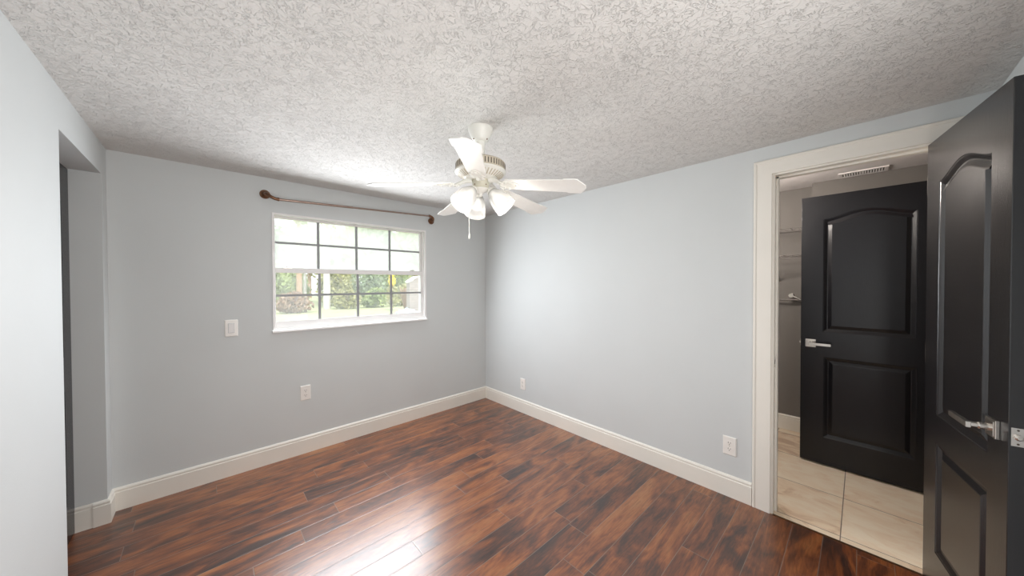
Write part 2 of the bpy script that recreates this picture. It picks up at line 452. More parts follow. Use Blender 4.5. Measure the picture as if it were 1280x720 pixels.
# baseboards: flat board, bead line and eased top
BP = [(0, 0), (0.0145, 0), (0.0145, 0.112), (0.0105, 0.116), (0.0105, 0.121), (0.0125, 0.125), (0.0115, 0.131), (0.006, 0.138), (0, 0.140)]
def bboard(name, a, b, out, label, ca=0, cb=0, sc_=1.0, mats=None):
    bm = BM(); sweep(bm, [(o*sc_, h) for o, h in BP], a, b, out, ca=ca, cb=cb)
    return struct(name, bm, mats or M['trim'], label, 'baseboard')
bboard('baseboard_back', (W, N, 0), (E_, N, 0), (0, -1, 0), 'cream baseboard under the window wall', 1, -1)
bboard('baseboard_right', (E_, DY1+0.105, 0), (E_, N, 0), (-1, 0, 0), 'cream baseboard along the right wall up to the doorway', 0, -1)
bboard('baseboard_left', (W, OY1, 0), (W, N, 0), (1, 0, 0), 'short cream baseboard on the stub beside the recess', -1, -1)
bboard('baseboard_left_long', (W, S, 0), (W, OY0, 0), (1, 0, 0), 'cream baseboard along the near left wall', 1, 0)
bboard('baseboard_recess', (W-0.052, OY1, 0), (W, OY1, 0), (0, -1, 0), 'thick cream baseboard piece on the recess jamb', 0, 1)
bboard('baseboard_recess_inner', (OX, OY1, 0), (W-0.052, OY1, 0), (0, -1, 0), 'thin cream baseboard piece beside the recessed black door', 0, 0, 0.55)
bboard('baseboard_front', (W, S, 0), (E_, S, 0), (0, 1, 0), 'cream baseboard behind the open door', 1, -1)
bboard('baseboard_hall', (HX1, 0.298, 0), (HX1, HN, 0), (-1, 0, 0), 'white baseboard below the closet shelves')

# doorway casing on the room side: stepped flat casing, mitred, and the jamb lining with its stop
CW = 0.088
CP = [(0, 0), (0.017, 0), (0.017, 0.030), (0.0155, CW-0.016), (0.019, CW-0.012), (0.019, CW-0.003), (0.016, CW), (0, CW)]   # (out, across) across from opening edge outwards
def casing_leg(bm, y, sgn, z1):
    out = Vector((-1, 0, 0)); ac = Vector((0, sgn, 0))
    A = [bm.verts.new(Vector((E_, y, 0))+out*o+ac*c) for o, c in CP]
    B = [bm.verts.new(Vector((E_, y, z1))+out*o+ac*c+Vector((0, 0, c))) for o, c in CP]
    n = len(CP)
    for i in range(n): bm.faces.new((A[i], A[(i+1) % n], B[(i+1) % n], B[i]))
    bm.faces.new(A); bm.faces.new(B)
cy0, cy1, cz = DY0-0.012, DY1+0.014, DZ+0.010
bm = BM(); casing_leg(bm, cy1, 1, cz); casing_leg(bm, cy0, -1, cz)
A = [bm.verts.new(Vector((E_-o, cy0-c, cz+c))) for o, c in CP]; B = [bm.verts.new(Vector((E_-o, cy1+c, cz+c))) for o, c in CP]
for i in range(len(CP)): bm.faces.new((A[i], A[(i+1) % len(CP)], B[(i+1) % len(CP)], B[i]))
bm.faces.new(A); bm.faces.new(B)
struct('trim_1', bm, M['trim'], 'cream casing around the doorway in the right wall', 'door casing')
bm = BM()
box(bm, E_-0.004, XW+0.004, DY1, DY1+0.02, 0, DZ+0.02); box(bm, E_-0.004, XW+0.004, DY0-0.02, DY0, 0, DZ+0.02)
box(bm, E_-0.004, XW+0.004, DY0, DY1, DZ, DZ+0.02)
box(bm, E_+0.040, E_+0.075, DY1-0.011, DY1, 0, DZ); box(bm, E_+0.040, E_+0.075, DY0, DY0+0.011, 0, DZ); box(bm, E_+0.040, E_+0.075, DY0, DY1, DZ-0.011, DZ)
tj = struct('trim_2', bm, M['trim'], 'cream jamb lining inside the doorway', 'door jamb')
bm = BM(); box(bm, E_+0.006, E_+0.034, DY1-0.0015, DY1+0.0005, 0.885, 0.950)
box(bm, E_+0.014, E_+0.026, DY1-0.0022, DY1-0.001, 0.905, 0.930, 1)
build('strike_plate', bm, [M['nickel'], M['slot']], tj)
bm = BM(); box(bm, E_-0.020, E_-0.004, DY0, DY1, 0, 0.002)
struct('trim_3', bm, M['bronze'], 'thin dark strip where the wood floor meets the tile', 'threshold')

# ------------------------------------------------------------------ window
wx = lambda a, b: a+b
win = empty('window_1', ((WX0+WX1)/2, N, WZ0), 'white double hung window with grilles looking onto the garden', 'window', kind='structure')
YF = N+0.045      # lower (inner) sash glass plane
YU = N+0.075      # upper (outer) sash glass plane
bm = BM()
FW = 0.016
box(bm, WX0, WX0+FW, N-0.006, N+TW, WZ0, WZ1); box(bm, WX1-FW, WX1, N-0.006, N+TW, WZ0, WZ1)
box(bm, WX0+FW, WX1-FW, N-0.006, N+TW, WZ1-FW, WZ1); box(bm, WX0+FW, WX1-FW, N+0.02, N+TW, WZ0, WZ0+FW)
# right-hand and left-hand balance tracks
box(bm, WX1-FW-0.012, WX1-FW, N+0.025, N+0.03, WZ0+FW, WZ1-FW); box(bm, WX0+FW, WX0+FW+0.006, N+0.025, N+0.03, WZ0+FW, WZ1-FW)
build('window_frame', bm, M['white'], win, bevel=0.0015)
bm = BM(); box(bm, WX0-0.006, WX1+0.006, N-0.020, N+0.03, WZ0-0.014, WZ0+0.004)
build('window_sill', bm, M['white'], win, bevel=0.003)
GX0, GX1 = WX0+FW+0.010, WX1-FW-0.024
ZM0, ZM1 = 1.490, 1.530
def sash(name, yc, z0, z1, railb, railt, zm, glass):
    t = 0.013
    bm = BM()
    L_, R_ = WX0+FW, WX1-FW
    box(bm, L_, GX0, yc-t, yc+t, z0, z1); box(bm, GX1, R_, yc-t, yc+t, z0, z1)
    box(bm, GX0, GX1, yc-t, yc+t, z0, z0+railb); box(bm, GX0, GX1, yc-t, yc+t, z1-railt, z1)
    s = build(name, bm, M['white'], win, bevel=0.002)
    bm = BM()
    for k in (1, 2, 3):
        x = GX0+(GX1-GX0)*k/4-0.006
        box(bm, x-0.010, x+0.010, yc-0.010, yc-0.002, z0+railb, z1-railt)
    box(bm, GX0, GX1, yc-0.0095, yc-0.002, zm-0.009, zm+0.009)
    build('grille', bm, M['grille'], s)
    bm = BM(); box(bm, GX0-0.004, GX1+0.004, yc-0.0015, yc+0.0015, z0+railb-0.004, z1-railt+0.004)
    build('window_pane', bm, glass, s)
    return s
sash('upper_sash', YU, ZM0+0.004, WZ1-FW, 0.036, 0.014, 1.733, M['glass_hazy'])
lo = sash('lower_sash', YF, WZ0+FW, ZM1-0.004, 0.052, 0.038, 1.306, M['glass_clear'])
for x in (0.475, 1.545):
    bm = BM(); box(bm, x-0.030, x+0.030, YF-0.010, YF+0.012, ZM1-0.004, ZM1+0.004)
    lathe(bm, [(0.011, 0), (0.011, 0.007), (0.004, 0.010)], Matrix.Translation((x, YF, ZM1+0.004)), 14, cap0=True, cap1=True)
    box(bm, x-0.004, x+0.026, YF-0.008, YF+0.002, ZM1+0.006, ZM1+0.012)
    build('sash_lock', bm, M['nickel'], win, bevel=0.001)

# ------------------------------------------------------------------ panelled doors
def outline(x0, x1, z0, z1, arch=0.0, n=28):
    """closed panel outline, counter-clockwise; an eyebrow arch rises by arch between shoulders at z1"""
    pts = [(x0, z0), (x1, z0)]
    if arch <= 0: return pts+[(x1, z1), (x0, z1)]
    for i in range(n+1):
        t = i/n; x = x1+(x0-x1)*t
        s = 0.5-0.5*math.cos(2*PI*t)
        pts.append((x, z1+arch*(s**0.8)))
    return pts
def inset(pts, d):
    n = len(pts); res = []
    for i in range(n):
        p0 = Vector(pts[i-1]); p = Vector(pts[i]); p1 = Vector(pts[(i+1) % n])
        a = (p-p0).normalized(); b = (p1-p).normalized()
        na = Vector((-a.y, a.x)); nb = Vector((-b.y, b.x))
        mv = na+nb; k = mv.length_squared
        res.append(tuple(p+mv*(2*d/k if k > 1e-6 else 0)))
    return res
def door_leaf(w, z0, z1, th, panels, Mx):
    """leaf in local x (0..w), thickness along local y (0..th); panels moulded on both faces"""
    bm = BM()
    def face(yf, sgn):
        loops = []
        def ring(pts, y): return [bm.verts.new((x, y, z)) for x, z in pts]
        outer = ring([(0, z0), (w, z0), (w, z1), (0, z1)], yf)
        edges = []
        def close(vs): return [bm.edges.new((vs[i], vs[(i+1) % len(vs)])) for i in range(len(vs))]
        edges += close(outer)
        holes = []
        for pp in panels:
            v0 = ring(pp, yf); edges += close(v0); holes.append((pp, v0))
        bmesh.ops.triangle_fill(bm, use_beauty=True, use_dissolve=False, edges=edges)
        for pp, v0 in holes:
            prev = v0
            for d, dep in ((0.002, 0.0022), (0.005, 0.0030), (0.022, 0.0115), (0.026, 0.0122), (0.046, 0.0038), (0.050, 0.0030)):
                cur = ring(inset(pp, d), yf+sgn*dep)
                n = len(cur)
                for i in range(n): bm.faces.new((prev[i], prev[(i+1) % n], cur[(i+1) % n], cur[i]))
                prev = cur
            bm.faces.new(prev)
        return outer
    a = face(0.0, 1); b = face(th, -1)
    for i in range(4): bm.faces.new((a[i], a[(i+1) % 4], b[(i+1) % 4], b[i]))
    bmesh.ops.transform(bm, matrix=Mx, verts=bm.verts[:])
    return bm
def lever_set(bm, Mx, rose=0.030, arm=0.115, mirror=1, mi=0):
    """square rose at local origin, spindle along -y, arm along mirror*x"""
    box(bm, -rose, rose, -0.009, 0, -rose, rose, mi, Mx)
    box(bm, -rose*0.8, rose*0.8, -0.0115, -0.009, -rose*0.8, rose*0.8, mi, Mx)
    lathe(bm, [(0.011, 0), (0.011, 0.022), (0.009, 0.026), (0.009, 0.045)], Mx @ Matrix.Translation((0, -0.010, 0)) @ Matrix.Rotation(PI/2, 4, 'X'), 16, mi, True, True)
    x0, x1 = (-0.010, arm) if mirror > 0 else (-arm, 0.010)
    box(bm, x0, x1, -0.062, -0.050, -0.0095, 0.0095, mi, Mx)

# door 1: open black door beside the camera, hinged on the doorway's near jamb
hg = Vector((2.452, -0.209, 0)); td = Vector((-0.9848, -0.1740, 0)).normalized()
nb = Vector((0, 0, 1)).cross(td)                 # local y: pointing to the wall behind
if nb.y > 0: nb = -nb
D1 = Matrix((( td.x, nb.x, 0, hg.x), (td.y, nb.y, 0, hg.y), (0, 0, 1, 0), (0, 0, 0, 1)))
d1 = empty('door_1', (hg.x, hg.y, 0), 'black two panel door swung open into the room at the right edge', 'door', kind='structure')
w1 = 0.634
p_up = outline(0.125, 0.520, 0.812, 1.832, 0.052); p_lo = outline(0.125, 0.520, 0.205, 0.688)
build('door_leaf', door_leaf(w1, 0.010, 2.030, 0.035, [p_up, p_lo], D1), M['black'], d1, bevel=0.0016)
bm = BM(); lever_set(bm, D1 @ Matrix.Translation((0.560, 0, 0.912)), mirror=-1)
lv = build('door_handle', bm, M['nickel'], d1, bevel=0.0012); 
bm = BM(); lever_set(bm, D1 @ Matrix.Translation((0.560, 0.035, 0.912)) @ Matrix.Rotation(PI, 4, 'Z') @ Matrix.Scale(0.82, 4, (0, 1, 0)), mirror=1)
build('door_handle', bm, M['nickel'], d1, bevel=0.0012)
bm = BM(); box(bm, w1-0.0005, w1+0.0015, 0.0045, 0.0305, 0.884, 0.941, 0, D1)
lathe(bm, [(0.009, 0), (0.009, 0.006), (0.005, 0.010)], D1 @ Matrix.Translation((w1+0.0015, 0.0175, 0.912)) @ Matrix.Rotation(PI/2, 4, 'Y'), 14, 0, True, True)
for z in (0.891, 0.934):
    lathe(bm, [(0.003, 0), (0.002, 0.001)], D1 @ Matrix.Translation((w1+0.0015, 0.0175, z)) @ Matrix.Rotation(PI/2, 4, 'Y'), 10, 1, True, True)
build('latch_plate', bm, [M['nickel'], M['slot']], d1)
for z in (0.25, 1.02, 1.80):
    bm = BM(); lathe(bm, [(0.006, 0), (0.006, 0.09)], D1 @ Matrix.Translation((-0.005, 0.041, z)), 12, 0, True, True)
    box(bm, -0.006, 0.0015, 0.001, 0.033, z, z+0.09, 0, D1)
    build('hinge', bm, M['nickel'], d1)

# door 2: inner black door beyond the doorway, parallel to the right wall
D2 = Matrix(((0, 1, 0, 3.418), (-1, 0, 0, 0.320), (0, 0, 1, 0), (0, 0, 0, 1)))      # local x towards -y, local y towards +x
d2 = empty('door_2', (3.418, 0.320, 0), 'black arched panel door standing open on the tile beyond the doorway', 'door', kind='structure')
w2 = 0.700
p_up = outline(0.125, 0.575, 1.020, 1.876, 0.050); p_lo = outline(0.132, 0.580, 0.216, 0.830)
build('door_leaf', door_leaf(w2, 0.012, 2.056, 0.035, [p_up, p_lo], D2), M['black_satin'], d2, bevel=0.0016)
bm = BM(); lever_set(bm, D2 @ Matrix.Translation((0.058, 0, 0.929)), mirror=1)
build('door_handle', bm, M['nickel'], d2, bevel=0.0012)
bm = BM(); lever_set(bm, D2 @ Matrix.Translation((0.058, 0.035, 0.929)) @ Matrix.Rotation(PI, 4, 'Z'), mirror=-1)
build('door_handle', bm, M['nickel'], d2, bevel=0.0012)
bm = BM(); box(bm, -0.0015, 0.0005, 0.0045, 0.0305, 0.900, 0.957, 0, D2); box(bm, -0.008, -0.001, 0.010, 0.025, 0.921, 0.937, 0, D2)
build('latch_plate', bm, M['nickel'], d2)
for z in (0.25, 1.02, 1.80):
    bm = BM(); lathe(bm, [(0.006, 0), (0.006, 0.09)], D2 @ Matrix.Translation((w2+0.006, 0.006, z)), 12, 0, True, True)
    box(bm, w2-0.001, w2+0.020, 0.004, 0.031, z, z+0.09, 0, D2)
    build('hinge', bm, M['nickel'], d2)
# door 3: closed black door at the back of the left recess
d3 = empty('door_3', (OX, OY0, 0), 'black door at the back of the left recess, seen as a thin dark strip', 'door', kind='structure')
D3 = Matrix(((0, -1, 0, OX), (1, 0, 0, OY0), (0, 0, 1, 0), (0, 0, 0, 1)))           # local x towards +y, local y towards -x
w3 = OY1-OY0
build('door_leaf', door_leaf(w3-0.006, 0.008, OZ-0.004, 0.035, [outline(0.125, w3-0.13, 1.01, 1.84, 0.05), outline(0.125, w3-0.13, 0.21, 0.83)], D3 @ Matrix.Translation((0.003, 0, 0))), M['black_satin'], d3)

# ------------------------------------------------------------------ switch and outlets
def wall_plate(name, c, out, label, cat, kind, group=None):
    """plate centred at c on a wall whose outward normal is out"""
    out = Vector(out); side = Vector((0, 0, 1)).cross(out)
    Mx = Matrix(((side.x, out.x, 0, c[0]), (side.y, out.y, 0, c[1]), (0, 0, 1, c[2]), (0, 0, 0, 1)))
    e = empty(name, c, label, cat, group)
    pw, ph = 0.037, 0.060
    bm = BM(); prof = [(0, 0), (0.0035, 0), (0.0065, 0.004)]
    vs0 = [(-pw, -ph), (pw, -ph), (pw, ph), (-pw, ph)]
    rings = [[bm.verts.new((sx*(1 if True else 1)-math.copysign(i_, sx), o_, sz-math.copysign(i_, sz))) for sx, sz in vs0] for o_, i_ in prof]
    for a, b in zip(rings, rings[1:]):
        for i in range(4): bm.faces.new((a[i], a[(i+1) % 4], b[(i+1) % 4], b[i]))
    bm.faces.new(rings[0]); bm.faces.new(rings[-1])
    bmesh.ops.transform(bm, matrix=Mx, verts=bm.verts[:])
    build('cover_plate', bm, M['plate'], e)
    if kind == 'switch':
        bm = BM(); box(bm, -0.0175, 0.0175, 0.0060, 0.0067, -0.035, 0.035, 1, Mx)
        vs = box(bm, -0.0160, 0.0160, 0.0065, 0.0085, -0.0330, 0.0330, 0)
        for v in vs:
            if v.co.z > 0 and v.co.y > 0.007: v.co.y += 0.004
        bmesh.ops.transform(bm, matrix=Mx, verts=vs)
        build('rocker', bm, [M['white'], M['grille']], e)
    else:
        for dz in (0.0195, -0.0195):
            bm = BM()
            n = 24; ring0, ring1 = [], []
            for i in range(n):
                a = 2*PI*i/n; x = 0.0168*math.cos(a); z = 0.0168*math.sin(a); z = max(-0.0135, min(0.0135, z))
                ring0.append(bm.verts.new((x, 0.006, z+dz))); ring1.append(bm.verts.new((x, 0.0080, z+dz)))
            for i in range(n): bm.faces.new((ring0[i], ring0[(i+1) % n], ring1[(i+1) % n], ring1[i]))
            bm.faces.new(ring1)
            for sx, hh in ((-0.0065, 0.0045), (0.0065, 0.0036)):
                box(bm, sx-0.0013, sx+0.0013, 0.0079, 0.0084, dz+0.003-hh, dz+0.003+hh, 1)
            box(bm, -0.0024, 0.0024, 0.0079, 0.0084, dz-0.0098, dz-0.0052, 1)
            bmesh.ops.transform(bm, matrix=Mx, verts=bm.verts[:])
            build('receptacle', bm, [M['plate'], M['slot']], e)
        bm = BM(); lathe(bm, [(0.003, 0), (0.002, 0.0012)], Mx @ Matrix.Translation((0, 0.0065, 0)) @ Matrix.Rotation(-PI/2, 4, 'X'), 10, 0, True, True)
        build('screw', bm, M['nickel'], e)
    return e
wall_plate('light_switch', (0.121, N, 1.078), (0, -1, 0), 'white rocker light switch on the wall left of the window', 'light switch', 'switch')
wall_plate('wall_outlet', (0.581, N, 0.498), (0, -1, 0), 'white double outlet on the wall below the window', 'outlet', 'outlet')
wall_plate('wall_outlet', (E_, 2.488, 0.309), (-1, 0, 0), 'white double outlet low on the right wall near the far corner', 'outlet', 'outlet')
wall_plate('wall_outlet', (E_, 0.577, 0.331), (-1, 0, 0), 'white double outlet on the right wall beside the doorway casing', 'outlet', 'outlet')

# ------------------------------------------------------------------ curtain rod
cr = empty('curtain_rod', (1.04, N, 2.08), 'copper brown curtain rod with round wall flanges above the window', 'curtain rod')
YR = N-0.078
pl, pr = Vector((0.400, YR, 2.049)), Vector((1.690, YR, 2.100))
mid = pl.lerp(pr, 0.42)
bm = BM(); tube(bm, [pl, mid], 0.0095, 16); build('rod', bm, M['copper'], cr, smooth=True)
bm = BM(); tube(bm, [mid-(pr-pl)*0.01, pr], 0.0078, 16); build('inner_rod', bm, M['copper'], cr, smooth=True)
for s, p, fz, fx in ((-1, pl, 2.089, 0.328), (1, pr, 2.066, 1.747)):
    bm = BM()
    c = Vector((fx, N, fz))
    lathe(bm, [(0.033, 0), (0.034, 0.004), (0.030, 0.008), (0.027, 0.008), (0.025, 0.012), (0.017, 0.017), (0.0125, 0.026)], axis_matrix(c, (0, -1, 0)), 28, 0, True, True)
    a = c+Vector((0, -0.024, 0)); k1 = Vector((fx, YR+0.012, fz)); pts = []
    ctrl = [a, Vector((fx, YR-0.004, fz)), p.lerp(Vector((fx, YR, p.z)), 0.6), p]
    for i in range(13):
        t = i/12; b_ = [(1-t)**3, 3*t*(1-t)**2, 3*t*t*(1-t), t**3]
        pts.append(sum((ctrl[j]*b_[j] for j in range(4)), Vector()))
    tube(bm, pts, 0.0115, 14)
    d = (pr-pl).normalized()*(-s)
    lathe(bm, [(0.0125, 0), (0.0135, 0.002), (0.0135, 0.010), (0.0125, 0.012)], axis_matrix(p-d*0.004, d), 18, 0, True, True)
    build('flange_bracket', bm, M['bronze'], cr, smooth=True)

# ------------------------------------------------------------------ ceiling fan
AX = Vector((1.070, 1.388, HC))
fan = empty('ceiling_fan', AX, 'white five blade ceiling fan with three lit frosted glass shades', 'ceiling fan')
T = lambda z: Matrix.Translation((AX.x, AX.y, z))
bm = BM(); lathe(bm, [(0.0665, HC), (0.0665, HC-0.006), (0.064, HC-0.014), (0.054, HC-0.038), (0.043, HC-0.058), (0.037, HC-0.066), (0.028, HC-0.070)], T(0), 40, 0, True, True)
build('canopy', bm, M['fan_white'], fan, smooth=True)
for a in (-70, 50, 170):
    bm = BM(); ra = math.radians(a); lathe(bm, [(0.004, 0), (0.004, 0.006), (0.002, 0.008)], axis_matrix((AX.x+0.036*math.cos(ra), AX.y+0.036*math.sin(ra), HC-0.060), (math.cos(ra), math.sin(ra), -0.4)), 10, 0, True, True)
    build('screw', bm, M['bronze'], fan)
bm = BM(); lathe(bm, [(0.0245, HC-0.068), (0.0245, 2.062), (0.031, 2.060), (0.033, 2.050)], T(0), 28, 0, True, True)
build('downrod', bm, M['fan_white'], fan, smooth=True)
bm = BM()
lathe(bm, [(0.033, 2.054), (0.060, 2.053), (0.100, 2.047), (0.124, 2.038), (0.132, 2.030), (0.132, 1.992)], T(0), 56, 0, True, False)
for i in range(52):
    a = 2*PI*i/52
    box(bm, 0.1305, 0.1328, -0.0026, 0.0026, 1.999, 2.026, 1, T(0) @ Matrix.Rotation(a, 4, 'Z'))
mo = build('motor_housing', bm, [M['fan_tan'], M['slot']], fan, smooth=True)
bm = BM()
lathe(bm, [(0.132, 1.9925), (0.135, 1.991), (0.135, 1.985), (0.128, 1.981), (0.106, 1.966), (0.080, 1.953), (0.062, 1.947), (0.045, 1.945)], T(0), 56, 0, True, True)
for i in range(40):
    a = 2*PI*i/40
    box(bm, -0.019, 0.019, -0.0024, 0.0024, -0.001, 0.0012, 1, T(0) @ Matrix.Rotation(a, 4, 'Z') @ Matrix.Translation((0.1065, 0, 1.9655)) @ Matrix.Rotation(-0.58, 4, 'Y'))
build('motor_cover', bm, [M['fan_white'], M['fan_tan']], fan, smooth=True)
bm = BM(); lathe(bm, [(0.047, 1.947), (0.049, 1.944), (0.046, 1.940), (0.0445, 1.938), (0.0445, 1.906), (0.040, 1.902)], T(0), 36, 0, True, True)
for a in (-170, -90, 20):
    ra = math.radians(a); lathe(bm, [(0.003, 0), (0.003, 0.003)], axis_matrix((AX.x+0.0445*math.cos(ra), AX.y+0.0445*math.sin(ra), 1.916), (math.cos(ra), math.sin(ra), 0)), 8, 1, True, True)
build('switch_housing', bm, [M['fan_cream'], M['bronze']], fan, smooth=True)
bm = BM(); lathe(bm, [(0.040, 1.903), (0.042, 1.899), (0.036, 1.889), (0.018, 1.880), (0.009, 1.874), (0.007, 1.866), (0.003, 1.862)], T(0), 32, 0, True, True)
build('light_fitter', bm, M['fan_white'], fan, smooth=True)

# blades and irons
PHI0, PITCHB, ZB = -138.0, 11.5, 1.931
DROOP = (0.050, 0.132, 0.068, 0.112, 0.118); SWING = (0.075, 0.0, 0.0, 0.0, 0.0)
def blade_mats(k):
    a = math.radians(PHI0+72*k)
    return T(ZB) @ Matrix.Rotation(0.045, 4, 'Y') @ Matrix.Rotation(a+SWING[k], 4, 'Z') @ Matrix.Rotation(DROOP[k], 4, 'Y') @ Matrix.Rotation(-math.radians(PITCHB), 4, 'X')
prof = [(0.150, 0.028), (0.158, 0.042), (0.170, 0.047), (0.455, 0.0560), (0.464, 0.0575), (0.467, 0.0625), (0.528, 0.0640), (0.534, 0.060), (0.562, 0.016), (0.565, 0.010)]
for k in range(5):
    Mx = blade_mats(k)
    bm = BM()
    out = [(x, y) for x, y in prof]+[(x, -y) for x, y in reversed(prof)]
    top = [bm.verts.new((x, y, 0.003)) for x, y in out]; bot = [bm.verts.new((x, y, -0.003)) for x, y in out]
    bm.faces.new(top); bm.faces.new(bot[::-1])
    for i in range(len(out)): bm.faces.new((top[i], bot[i], bot[(i+1) % len(out)], top[(i+1) % len(out)]))
    bmesh.ops.transform(bm, matrix=Mx, verts=bm.verts[:])
    bl = build('blade', bm, M['blade'], fan, bevel=0.001)
    # iron: arm from the hub that forks into a scrolled plate with three screws under the blade
    bm = BM()
    R = T(0) @ Matrix.Rotation(math.radians(PHI0+72*k)+SWING[k], 4, 'Z')
    pts = [(0.050, 0, 1.944), (0.080, 0, 1.938), (0.105, 0, 1.926), (0.130, 0, 1.914)]
    arm = []
    for i, (x, y, z) in enumerate(pts): arm.append(R @ Vector((x, y, z)))
    tube(bm, arm, [0.016, 0.012, 0.010, 0.010], 10)
    pl_ = []
    hw = [(0.118, 0.012), (0.132, 0.020), (0.146, 0.036), (0.160, 0.042), (0.172, 0.034), (0.186, 0.026), (0.204, 0.024), (0.218, 0.016), (0.226, 0.004)]
    o2 = [(x, y) for x, y in hw]+[(x, -y) for x, y in reversed(hw)]
    t_ = [bm.verts.new(Mx @ Vector((x, y, -0.003))) for x, y in o2]; b_ = [bm.verts.new(Mx @ Vector((x, y, -0.0085))) for x, y in o2]
    bm.faces.new(t_); bm.faces.new(b_[::-1])
    for i in range(len(o2)): bm.faces.new((t_[i], b_[i], b_[(i+1) % len(o2)], t_[(i+1) % len(o2)]))
    for x, y in ((0.160, 0.027), (0.160, -0.027), (0.208, 0.0)):
        lathe(bm, [(0.007, 0), (0.006, -0.004), (0.002, -0.0055)], Mx @ Matrix.Translation((x, y, -0.0085)), 12, 0, True, True)
    for s in (-1, 1):
        sc_pts = [Mx @ Vector((0.112+0.03*i/8, s*(0.014+0.022*math.sin(PI*i/8)), -0.009)) for i in range(9)]
        tube(bm, sc_pts, 0.0035, 8)
    build('blade_iron', bm, M['fan_white'], bl)
# three shades
TH = math.radians(43)
for ph in (-173.6, 66.4, -53.6):
    a = math.radians(ph)
    h_ = Vector((math.cos(a), math.sin(a), 0)); d = (h_*math.sin(TH)+Vector((0, 0, -1))*math.cos(TH)).normalized()
    c = Vector((AX.x, AX.y, 0))
    neck = c+h_*0.050+Vector((0, 0, 1.892))
    arm = build_arm = BM()
    tube(arm, [c+h_*0.020+Vector((0, 0, 1.894)), c+h_*0.040+Vector((0, 0, 1.900)), neck-d*0.002, neck+d*0.012], 0.0085, 12)
    lathe(arm, [(0.012, -0.004), (0.020, 0.0), (0.0245, 0.010), (0.0245, 0.020)], axis_matrix(neck, d), 24, 0, True, True)
    lk = None
    bm = BM()
    pf = [(0.0225, 0.008), (0.026, 0.014), (0.035, 0.030), (0.0455, 0.052), (0.053, 0.078), (0.057, 0.104), (0.0595, 0.126), (0.061, 0.132)]
    lathe(bm, pf, axis_matrix(neck, d), 40)
    sh = build('lamp_shade', bm, M['shade'], fan, smooth=True)
    build('lamp_holder', arm, M['fan_white'], sh, smooth=True)
    md = sh.modifiers.new('thick', 'SOLIDIFY'); md.thickness = 0.0025; md.offset = -1
    bm = BM()
    lathe(bm, [(0.010, 0.018), (0.012, 0.030), (0.020, 0.046), (0.027, 0.062), (0.029, 0.075), (0.026, 0.089), (0.017, 0.099), (0.006, 0.103)], axis_matrix(neck, d), 24, 0, True, True)
    bu = build('light_bulb', bm, M['bulb'], sh, smooth=True)
    ld = bpy.data.lights.new('bulb_light', 'POINT'); ld.energy = BULB_W; ld.color = (1.0, 0.94, 0.86); ld.shadow_soft_size = 0.03
    lo_ = link(bpy.data.objects.new('bulb_light', ld)); lo_.location = neck+d*0.160
# pull chain with a small end weight
bm = BM(); cp = Vector((AX.x-0.046, AX.y+0.042, 0))
pts = [cp+Vector((0.012, -0.012, 1.912)), cp+Vector((0.002, -0.003, 1.910)), cp+Vector((0, 0, 1.900)), cp+Vector((0, 0, 1.66))]
tube(bm, pts, 0.0016, 8)
for i in range(40):
    lathe(bm, [(0.0008, -0.0022), (0.0024, 0), (0.0008, 0.0022)], Matrix.Translation(cp+Vector((0, 0, 1.898-i*0.006))), 8)
lathe(bm, [(0.002, 0.03), (0.0045, 0.024), (0.0045, 0.004), (0.002, 0)], Matrix.Translation(cp+Vector((0, 0, 1.635))), 12, 0, True, True)
build('pull_chain', bm, M['fan_white'], fan)

# ------------------------------------------------------------------ hall: vent and closet shelves
vt = empty('ceiling_vent', (3.79, 0.0, HZ), 'white slotted air vent in the ceiling beyond the doorway', 'vent')
vx0, vx1, vy0, vy1 = 3.712, 3.868, -0.140, 0.130
bm = BM()
box(bm, vx0, vx1, vy0, vy0+0.022, HZ-0.008, HZ); box(bm, vx0, vx1, vy1-0.022, vy1, HZ-0.008, HZ)
box(bm, vx0, vx0+0.022, vy0+0.022, vy1-0.022, HZ-0.008, HZ); box(bm, vx1-0.022, vx1, vy0+0.022, vy1-0.022, HZ-0.008, HZ)
build('frame', bm, M['hall_ceiling'], vt, bevel=0.0015)
bm = BM(); box(bm, vx0+0.02, vx1-0.02, vy0+0.02, vy1-0.02, HZ-0.002, HZ-0.0005)
build('backing', bm, M['slot'], vt)
for i in range(15):
    y = vy0+0.034+(vy1-vy0-0.068)*i/14
    bm = BM(); box(bm, vx0+0.02, vx1-0.02, -0.0040, 0.0040, -0.001, 0.001, 0, Matrix.Translation((0, y, HZ-0.006)) @ Matrix.Rotation(0.35, 4, 'X'))
    if i == 7: box(bm, vx0+0.02, vx1-0.02, y-0.007, y+0.007, HZ-0.008, HZ-0.004)
    build('slat', bm, M['hall_ceiling'], vt)

def wire_shelf(z, label, brace):
    e = empty('wire_shelf', (HX1, 0.62, z), label, 'shelf', 'wire shelves in the closet')
    y0, y1 = 0.300, HN; xb, xf = HX1-0.006, HX1-0.30
    bm = BM()
    for x, zz in ((xb, z), (xf, z), (xf, z-0.028), ((xb+xf)/2, z-0.003)):
        tube(bm, [(x, y0, zz), (x, y1, zz)], 0.0035, 8)
    build('rails', bm, M['wire'], e)
    bm = BM()
    for i in range(12):
        y = y0+0.01+(y1-y0-0.02)*i/11
        tube(bm, [(xb, y, z+0.003), (xf, y, z+0.003), (xf-0.002, y, z-0.028)], 0.0018, 6)
    build('cross_wires', bm, M['wire'], e)
    if brace:
        bm = BM(); tube(bm, [(xf+0.01, 0.53, z-0.012), (HX1-0.004, 0.53, z-0.23)], 0.0055, 8)
        box(bm, HX1-0.004, HX1, 0.518, 0.542, z-0.26, z-0.20)
        build('brace', bm, M['wire'], e)
    return e
wire_shelf(1.872, 'uppermost wire shelf on the taupe closet wall', False)
wire_shelf(1.640, 'lower wire shelf with a slanting brace on the taupe closet wall', True)
